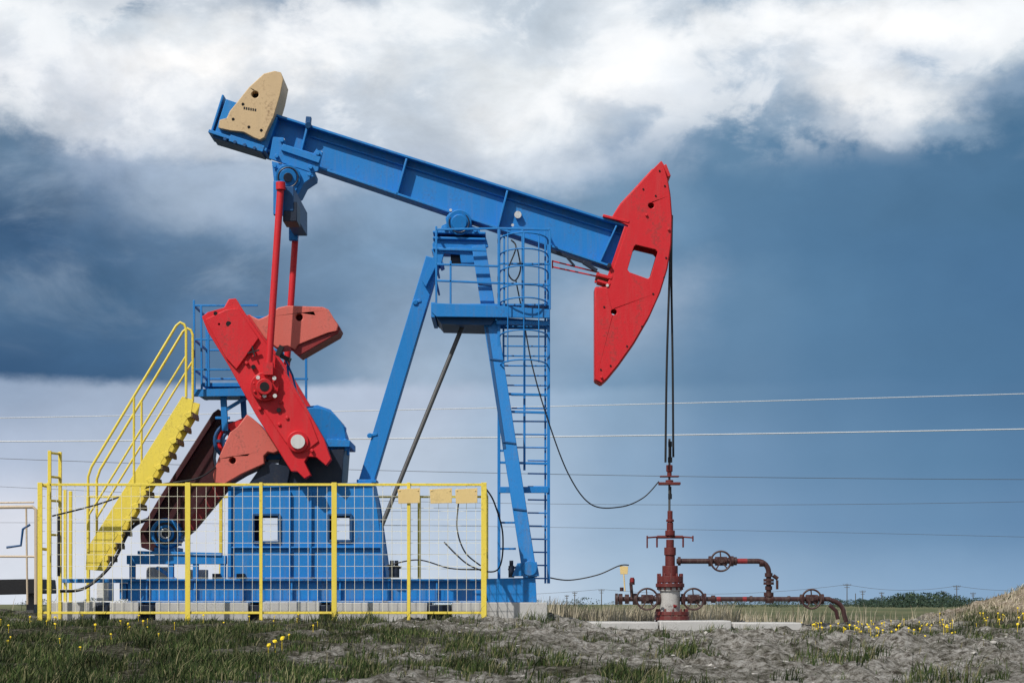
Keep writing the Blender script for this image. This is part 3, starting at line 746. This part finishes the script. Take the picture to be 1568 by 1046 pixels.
def blades(name,pts,hs,w,mat,lean=.35,wind=(0.15,0)):
    n=len(pts); pts=np.array(pts); hs=np.array(hs)
    an=rng.uniform(0,2*math.pi,n); la=rng.uniform(0,2*math.pi,n); ll=rng.uniform(0.05,lean,n)
    ww=w*rng.uniform(.6,1.3,n)
    dx=np.cos(an)*ww; dy=np.sin(an)*ww
    lx=np.cos(la)*ll*hs+wind[0]*hs; ly=np.sin(la)*ll*hs
    V=np.zeros((n,5,3))
    V[:,0]=pts+np.stack([-dx,-dy,0*dx-.02],-1); V[:,1]=pts+np.stack([dx,dy,0*dx-.02],-1)
    midp=pts+np.stack([lx*.4,ly*.4,hs*.6],-1)
    V[:,2]=midp+np.stack([dx*.7,dy*.7,0*dx],-1); V[:,3]=midp-np.stack([dx*.7,dy*.7,0*dx],-1)
    V[:,4]=pts+np.stack([lx,ly,hs*.97],-1)
    o=(np.arange(n)*5)[:,None]
    tris=np.concatenate([o+np.array([0,1,2]),o+np.array([0,2,3]),o+np.array([3,2,4])],0)
    return mesh_np(name,V.reshape(-1,3),tris,mat,False)
GR=bladesmat('grass_blades',[(0.012,0.022,0.008,1),(0.028,0.050,0.014,1),(0.048,0.078,0.02,1),(0.09,0.11,0.035,1),(0.24,0.21,0.12,1)])
DRY=bladesmat('dry_reed_blades',[(0.24,0.20,0.13,1),(0.44,0.38,0.27,1),(0.56,0.50,0.38,1),(0.14,0.14,0.08,1)])
pts=[];hs=[]
tries=0
while len(pts)<80000 and tries<380000:
    tries+=1
    y=random.uniform(-15,2.5); hw_=(D+y)*0.275+.4; x=random.uniform(-hw_,hw_)
    if -7.2<x<0.5 and -1.0<y<1.0: continue
    tn=noise.fractal(Vector((x*1.3,y*0.9,7)),1,2,4)
    fine=noise.noise(Vector((x*5,y*5,2)))
    if tn+fine*.3<-.12 and random.random()<.8: continue
    c=clay_mask(x,y)
    d=(1-c)**2.3*min(1,max(.10,.45+tn*2.2+fine*.7))
    if c>0.35: d=max(d,min(.35,max(0,(tn+fine*.35-.27)*1.5)),.004)
    if y>-5 and x<-1: d*=.55
    if random.random()>d: continue
    h=random.uniform(.02,.07)*(1+1.3*max(0,tn)) 
    if random.random()<.04: h*=1.9
    if y<-8: h*=1.4
    if -2.8<x<1.4 and -4<y<-1.0: h*=1.7
    pts.append((x,y,gz(x,y))); hs.append(h)
blades('grass',pts,hs,.0052,GR,lean=.9)
pts=[];hs=[]
for k in range(16000):
    y=random.uniform(4,26)
    if random.random()<.6: x=random.gauss(1.9,1.1)*(D+y)/D; y=random.uniform(4,12)
    else: x=random.uniform(-14,16)
    t=noise.noise(Vector((x*.3,y*.2,1)))
    near=.2<x<4
    if not near and (t<0 or random.random()<.6): continue
    pts.append((x,y,gz(x,y) if y<11.9 else float(base_h_s(x,y)))); hs.append(random.uniform(.12,.46)*(1+.5*t)*(1 if near else .8))
blades('dry_reeds',pts,hs,.007,DRY,lean=.35,wind=(.1,0))
pts=[];hs=[]
for k in range(5000):
    x=random.gauss(9.0,1.4); y=random.gauss(1.0,1.8)
    if x<6.3: continue
    pts.append((x,y,gz(x,y))); hs.append(random.uniform(.03,.12))
blades('dry_grass',pts,hs,.006,DRY,lean=.9)
FL=paint('dandelion_yellow',(0.85,0.62,0.02,1),rough=.7,fade=.05,dirt=.05)
bmf=bmesh.new()
def flower(x,y,h,r):
    z=gz(x,y)+h; tl=Matrix.Rotation(random.uniform(0.3,1.3),4,'X')@Matrix.Rotation(random.uniform(-.6,.6),4,'Y')
    res=bmesh.ops.create_cone(bmf,cap_ends=True,segments=9,radius1=r,radius2=r*.55,depth=r*.5)
    for v in res['verts']: v.co=(tl@(v.co*random.uniform(.85,1.15)))+Vector((x,y,z))
    res=bmesh.ops.create_cone(bmf,cap_ends=False,segments=4,radius1=.003,radius2=.003,depth=h)
    for v in res['verts']: v.co=v.co+Vector((x,y,z-h/2))
for k in range(180):
    x=random.uniform(4.3,8.6); y=random.uniform(-5,0.6)
    if noise.noise(Vector((x*1.2,y,5)))<-.1: continue
    flower(x,y,random.uniform(.05,.14),random.uniform(.010,.020))
for k in range(48):
    x=random.gauss(-5.3,1.4); y=random.gauss(-5.5,1.8); flower(x,y,random.uniform(.05,.11),random.uniform(.008,.020))
for k in range(3): flower(-2.55+.06*k,-9.5+k*.1,.10+.02*k,.028)
me=bpy.data.meshes.new('dandelions'); bmf.to_mesh(me); bmf.free(); me.materials.append(FL); COL.objects.link(bpy.data.objects.new('dandelions',me))
TM=bladesmat('distant_foliage',[(0.02,0.04,0.03,1),(0.04,0.07,0.045,1),(0.07,0.10,0.065,1)])
C=[];TR=[]
def treemass(x,y,h,w):
    for k in range(260):
        a=random.uniform(0,2*math.pi); rr=math.sqrt(random.random())
        zz=random.random(); env=math.sin(math.pi*min(1,zz*.85+.12))
        c=Vector((x+math.cos(a)*rr*w/2*env,y+math.sin(a)*rr*w/2*env,-0.3+h*zz))
        s=h*random.uniform(.06,.13); i0=len(C)
        for j in range(3):
            C.append(c+Vector((random.uniform(-s,s),random.uniform(-s,s),random.uniform(-s,s))))
        TR.append((i0,i0+1,i0+2))
for k in range(260):
    y=random.uniform(330,560); pxx=random.choice([random.uniform(1080,1700),random.uniform(1300,1600),random.uniform(-200,1600)])
    x=(pxx-784)/3000*(30+y); h=random.uniform(1.0,2.0)*(1.6 if 1370<pxx<1470 else 1)
    treemass(x,y,h,h*random.uniform(2.0,5.0))
mesh_np('distant_trees',np.array([tuple(c) for c in C]),np.array(TR),TM,False)
def pole(px,dist,h,arm):
    e=empty('utility_pole',((px-784)/3000*dist,dist-30,-.3))
    p=Part('pole',None,WOOD,0); x,y,_=e.location
    r=.13*max(1,dist/200*.4)
    p.cyl((x,y,-.5),(x,y,h),r,r*.7,seg=8)
    if arm: p.bar((x-arm,y,h-.5),(x+arm,y,h-.5),r,r*.9); p.bar((x-arm*.7,y,h-1.2),(x+arm*.7,y,h-1.2),r,r*.9)
    if arm:
        for sx in (-1,-.5,.5,1): p.cyl((x+sx*arm,y,h-.4),(x+sx*arm,y,h-.05),r*.4,seg=6)
    par(p.done(),e); return e
for (px,dist,h,arm) in ((1297,620,6.8,1.2),(1321,640,4.8,.9),(1465,620,6.3,1.1),(1310,600,3.6,0),(1490,700,4.5,.9),(880,650,4.4,.8),(921,640,5.2,.9),(868,700,3.6,.7),(1375,680,4,0),(1530,700,3.5,.8),(842,650,3,0),(1350,660,4.4,.8),(1445,700,5.0,.9)):
    pole(px,dist,h,arm)
p=Part('distant_power_line',None,WOOD,0)
for (xa,ha,xb,hb,dz) in ((1297,6.5,1465,6.1,1.6),(1465,6.1,1640,6.3,1.6),(1297,6.5,921,5,2.2),(921,5,500,5,2)):
    a_=Vector(((xa-784)/3000*620,590,ha)); b_=Vector(((xb-784)/3000*620,590,hb))
    p.tube([a_.lerp(b_,t)-Vector((0,0,dz*4*t*(1-t))) for t in np.linspace(0,1,14)],.045,4)
p.done()
PL=empty('overhead_power_line',(0,60,0))
p=Part('wires',None,WIREL,0); p2=Part('thin_wires',None,STEEL,0)
wy=60.0
for i,(z0,z1,z2,r) in enumerate(((640,621,603,.018),(676,668,657,.027),(702,727,734,.012),(745,772,768,.009),(800,808,822,.008))):
    pts=[]
    xa,xb,xc=0.,900.,1568.
    for px in np.linspace(-900,2500,60):
        l0=(px-xb)*(px-xc)/((xa-xb)*(xa-xc)); l1=(px-xa)*(px-xc)/((xb-xa)*(xb-xc)); l2=(px-xa)*(px-xb)/((xc-xa)*(xc-xb))
        pts.append(P(px,z0*l0+z1*l1+z2*l2,wy+i*1.2))
    (p if i<2 else p2).tube(pts,r,5)
par(p.done(),PL); par(p2.done(),PL)
p=Part('poles',None,WOOD,0)
for px in (-900,2500):
    q=P(px,0,wy+2.4); p.cyl((q.x,q.y,-1),(q.x,q.y,13),.16,.11)
    for z in (12.4,10,7.5,5): p.bar((q.x,q.y-3,z),(q.x,q.y+3,z),.12,.12)
par(p.done(),PL)

# ================================================================ LIGHT + SKY
sd=Vector((-0.50,-0.66,0.92)).normalized()
sun=bpy.data.lights.new('sun','SUN'); sun.energy=4.1; sun.angle=math.radians(0.8); sun.color=(1,.96,.90)
so=bpy.data.objects.new('sun',sun); COL.objects.link(so); so.rotation_euler=sd.to_track_quat('Z','Y').to_euler(); so.location=(-10,-10,20)
el=math.asin(sd.z); azs=math.atan2(sd.x,sd.y)
wd=bpy.data.worlds.new('World'); scene.world=wd; wd.use_nodes=True
nt=wd.node_tree; N=nt.nodes; L=nt.links; N.clear()
out=N.new('ShaderNodeOutputWorld')
sky=N.new('ShaderNodeTexSky'); sky.sky_type='NISHITA'; sky.sun_disc=False; sky.sun_elevation=el; sky.sun_rotation=azs
bg1=N.new('ShaderNodeBackground'); bg1.inputs[1].default_value=0.07; L.new(sky.outputs[0],bg1.inputs[0])
tc=N.new('ShaderNodeTexCoord'); sep=N.new('ShaderNodeSeparateXYZ'); L.new(tc.outputs['Generated'],sep.inputs[0])
def M(op,a,b=None,c=None,clamp=False):
    n=N.new('ShaderNodeMath'); n.operation=op; n.use_clamp=clamp
    for i,v in enumerate((a,b,c)):
        if v is None: continue
        if isinstance(v,(int,float)): n.inputs[i].default_value=v
        else: L.new(v,n.inputs[i])
    return n.outputs[0]
def MR(v,a,b,c=0,d=1,smooth=False):
    n=N.new('ShaderNodeMapRange'); L.new(v,n.inputs[0]); n.inputs[1].default_value=a; n.inputs[2].default_value=b; n.inputs[3].default_value=c; n.inputs[4].default_value=d
    if smooth: n.interpolation_type='SMOOTHSTEP'
    return n.outputs[0]
az=M('ARCTAN2',sep.outputs[0],sep.outputs[1])
hh=M('SQRT',M('ADD',M('MULTIPLY',sep.outputs[0],sep.outputs[0]),M('MULTIPLY',sep.outputs[1],sep.outputs[1])))
t=M('DIVIDE',sep.outputs[2],M('MAXIMUM',hh,0.001))
def NZ(scale,det,ro,zs=1.8,dist=0.0,off=(0,0,0),xs_=1.0):
    mp=N.new('ShaderNodeMapping'); mp.inputs['Scale'].default_value=(xs_,1,zs); mp.inputs['Location'].default_value=off
    L.new(tc.outputs['Generated'],mp.inputs['Vector'])
    n=N.new('ShaderNodeTexNoise'); n.inputs['Scale'].default_value=scale; n.inputs['Detail'].default_value=det; n.inputs['Roughness'].default_value=ro; n.inputs['Distortion'].default_value=dist
    L.new(mp.outputs[0],n.inputs['Vector']); return n
wn=NZ(10,8,.60,1.5); ws=N.new('ShaderNodeSeparateColor'); L.new(wn.outputs['Color'],ws.inputs[0])
amp=MR(t,0.10,0.24,0.25,1.0)
u=M('ADD',az,M('MULTIPLY',M('MULTIPLY',M('SUBTRACT',ws.outputs[0],.5),0.13),amp))
v=M('ADD',t,M('MULTIPLY',M('MULTIPLY',M('SUBTRACT',ws.outputs[1],.5),0.085),amp))
up=MR(u,-0.27,0.27)
cols=[0,160,320,480,640,800,960,1120,1280,1440,1568]
rows=[
(925,[(216,222,232),(216,221,231),(210,217,229),(206,215,227),(202,213,227),(192,207,224),(172,194,215),(152,178,204),(143,172,201),(137,168,199),(133,165,197)]),
(800,[(214,218,229),(202,209,223),(202,209,223),(193,204,220),(187,201,219),(175,194,216),(150,176,202),(126,157,189),(112,146,180),(105,141,176),(101,137,173)]),
(700,[(174,187,208),(179,192,212),(192,201,217),(190,201,217),(184,198,216),(164,186,209),(138,166,194),(114,147,180),(101,137,171),(93,131,166),(89,127,163)]),
(600,[(149,167,192),(159,175,198),(174,186,207),(176,189,209),(177,190,210),(159,181,205),(135,163,190),(105,139,171),(92,129,164),(85,123,159),(82,120,156)]),
(575,[(58,90,125),(64,97,132),(86,117,149),(110,138,166),(157,176,197),(141,165,190),(119,150,179),(99,134,167),(88,126,161),(82,121,157),(79,118,154)]),
(460,[(76,107,139),(70,103,136),(88,118,150),(106,135,165),(136,160,186),(132,158,184),(158,177,199),(98,134,167),(87,126,161),(80,119,155),(76,115,152)]),
(380,[(60,91,125),(76,107,140),(96,124,154),(114,141,169),(118,146,174),(118,147,176),(106,140,171),(89,126,160),(82,121,156),(78,117,153),(75,114,150)]),
(310,[(80,108,138),(96,122,152),(150,167,188),(140,161,186),(126,152,179),(114,144,173),(112,143,171),(89,126,159),(82,120,154),(77,115,149),(74,113,147)]),
(240,[(96,124,152),(140,158,182),(156,173,194),(174,189,207),(186,198,214),(200,210,222),(150,170,193),(100,135,166),(87,124,158),(80,118,152),(75,114,148)]),
(200,[(178,189,202),(204,211,221),(196,205,217),(192,203,216),(192,203,216),(224,230,236),(178,193,210),(128,155,181),(196,206,218),(150,172,194),(92,126,157)]),
(160,[(226,230,236),(220,225,233),(214,220,228),(198,208,220),(200,210,221),(240,243,246),(196,206,218),(166,184,203),(244,246,248),(226,231,236),(132,157,183)]),
(110,[(212,219,228),(236,239,243),(254,253,252),(248,249,250),(220,227,234),(232,237,241),(252,252,252),(190,203,217),(232,236,241),(168,186,206),(200,211,221)]),
(60,[(230,235,240),(204,214,224),(228,233,238),(242,244,247),(234,239,243),(212,221,230),(244,246,248),(236,240,244),(250,251,252),(246,248,249),(226,232,238)]),
(0,[(192,203,214),(116,141,166),(200,209,219),(112,138,165),(226,232,238),(192,204,216),(228,234,240),(142,166,189),(232,237,242),(206,215,224),(224,231,237)])]
prev=None; pv=None
for py,cl in rows:
    r=N.new('ShaderNodeValToRGB'); r.color_ramp.interpolation='EASE'; e=r.color_ramp.elements
    pos=[(math.atan((c-784)/3000)+.27)/.54 for c in cols]
    e[0].position=pos[0]; e[0].color=srgb(*cl[0]); e[1].position=pos[-1]; e[1].color=srgb(*cl[-1])
    for i in range(1,len(cols)-1): q=e.new(pos[i]); q.color=srgb(*cl[i])
    L.new(up,r.inputs[0]); vv=(925-py)/3000
    if prev is None: prev=r.outputs[0]
    else:
        mx=N.new('ShaderNodeMix'); mx.data_type='RGBA'; L.new(MR(v,pv,vv,smooth=True),mx.inputs[0]); L.new(prev,mx.inputs[6]); L.new(r.outputs[0],mx.inputs[7]); prev=mx.outputs[2]
    pv=vv
d1=NZ(19,9,.58,1.6,0.3,(3,1,2)); d2=NZ(60,6,.6,1.4,0.2,(1,5,2))
dm=M('ADD',M('MULTIPLY',M('SUBTRACT',d1.outputs['Fac'],.44),1.0),M('MULTIPLY',M('SUBTRACT',d2.outputs['Fac'],.5),.20))
kt=MR(t,0.05,0.25,0.30,0.90,True)
kx=M('MULTIPLY',kt,MR(M('MULTIPLY',az,MR(t,.22,.27,1,0)),-.02,.12,1.0,.28))
fac=M('ADD',1.0,M('MULTIPLY',dm,kx))
vm=N.new('ShaderNodeVectorMath'); vm.operation='SCALE'; L.new(prev,vm.inputs[0]); L.new(fac,vm.inputs['Scale'])
cr=MR(d1.outputs['Fac'],.47,.61,0,1,True); cw=M('MULTIPLY',cr,MR(t,.215,.255,0,.56,True))
wl=NZ(11,8,.60,2.2,0.5,(2,6,4)); wl2=M('MULTIPLY',M('MULTIPLY',MR(wl.outputs['Fac'],.46,.74,0,1,True),MR(az,.10,-.04,0,.45,True)),MR(t,.115,.17,0,1,True))
mxl=N.new('ShaderNodeMix'); mxl.data_type='RGBA'; L.new(wl2,mxl.inputs[0]); L.new(vm.outputs[0],mxl.inputs[6]); mxl.inputs[7].default_value=srgb(170,188,208)
mxw=N.new('ShaderNodeMix'); mxw.data_type='RGBA'; L.new(cw,mxw.inputs[0]); L.new(mxl.outputs[2],mxw.inputs[6]); mxw.inputs[7].default_value=(.96,.97,.98,1)
bg2=N.new('ShaderNodeBackground'); L.new(mxw.outputs[2],bg2.inputs[0]); bg2.inputs[1].default_value=1.0
ms=N.new('ShaderNodeMixShader'); L.new(MR(t,.36,0.9,1.0,.25,True),ms.inputs[0]); L.new(bg1.outputs[0],ms.inputs[1]); L.new(bg2.outputs[0],ms.inputs[2])
L.new(ms.outputs[0],out.inputs[0])
# ================================================================ CAMERA
cam=bpy.data.cameras.new('camera'); co_=bpy.data.objects.new('camera',cam); COL.objects.link(co_)
co_.location=(0,-D,CAMZ); co_.rotation_euler=(math.radians(90),0,0)
cam.sensor_width=36; cam.lens=36*30/15.68; cam.shift_y=(925-523)/1568; cam.clip_end=20000; cam.clip_start=.1
scene.camera=co_
scene.view_settings.view_transform='Standard'; scene.view_settings.look='None'; scene.view_settings.exposure=0
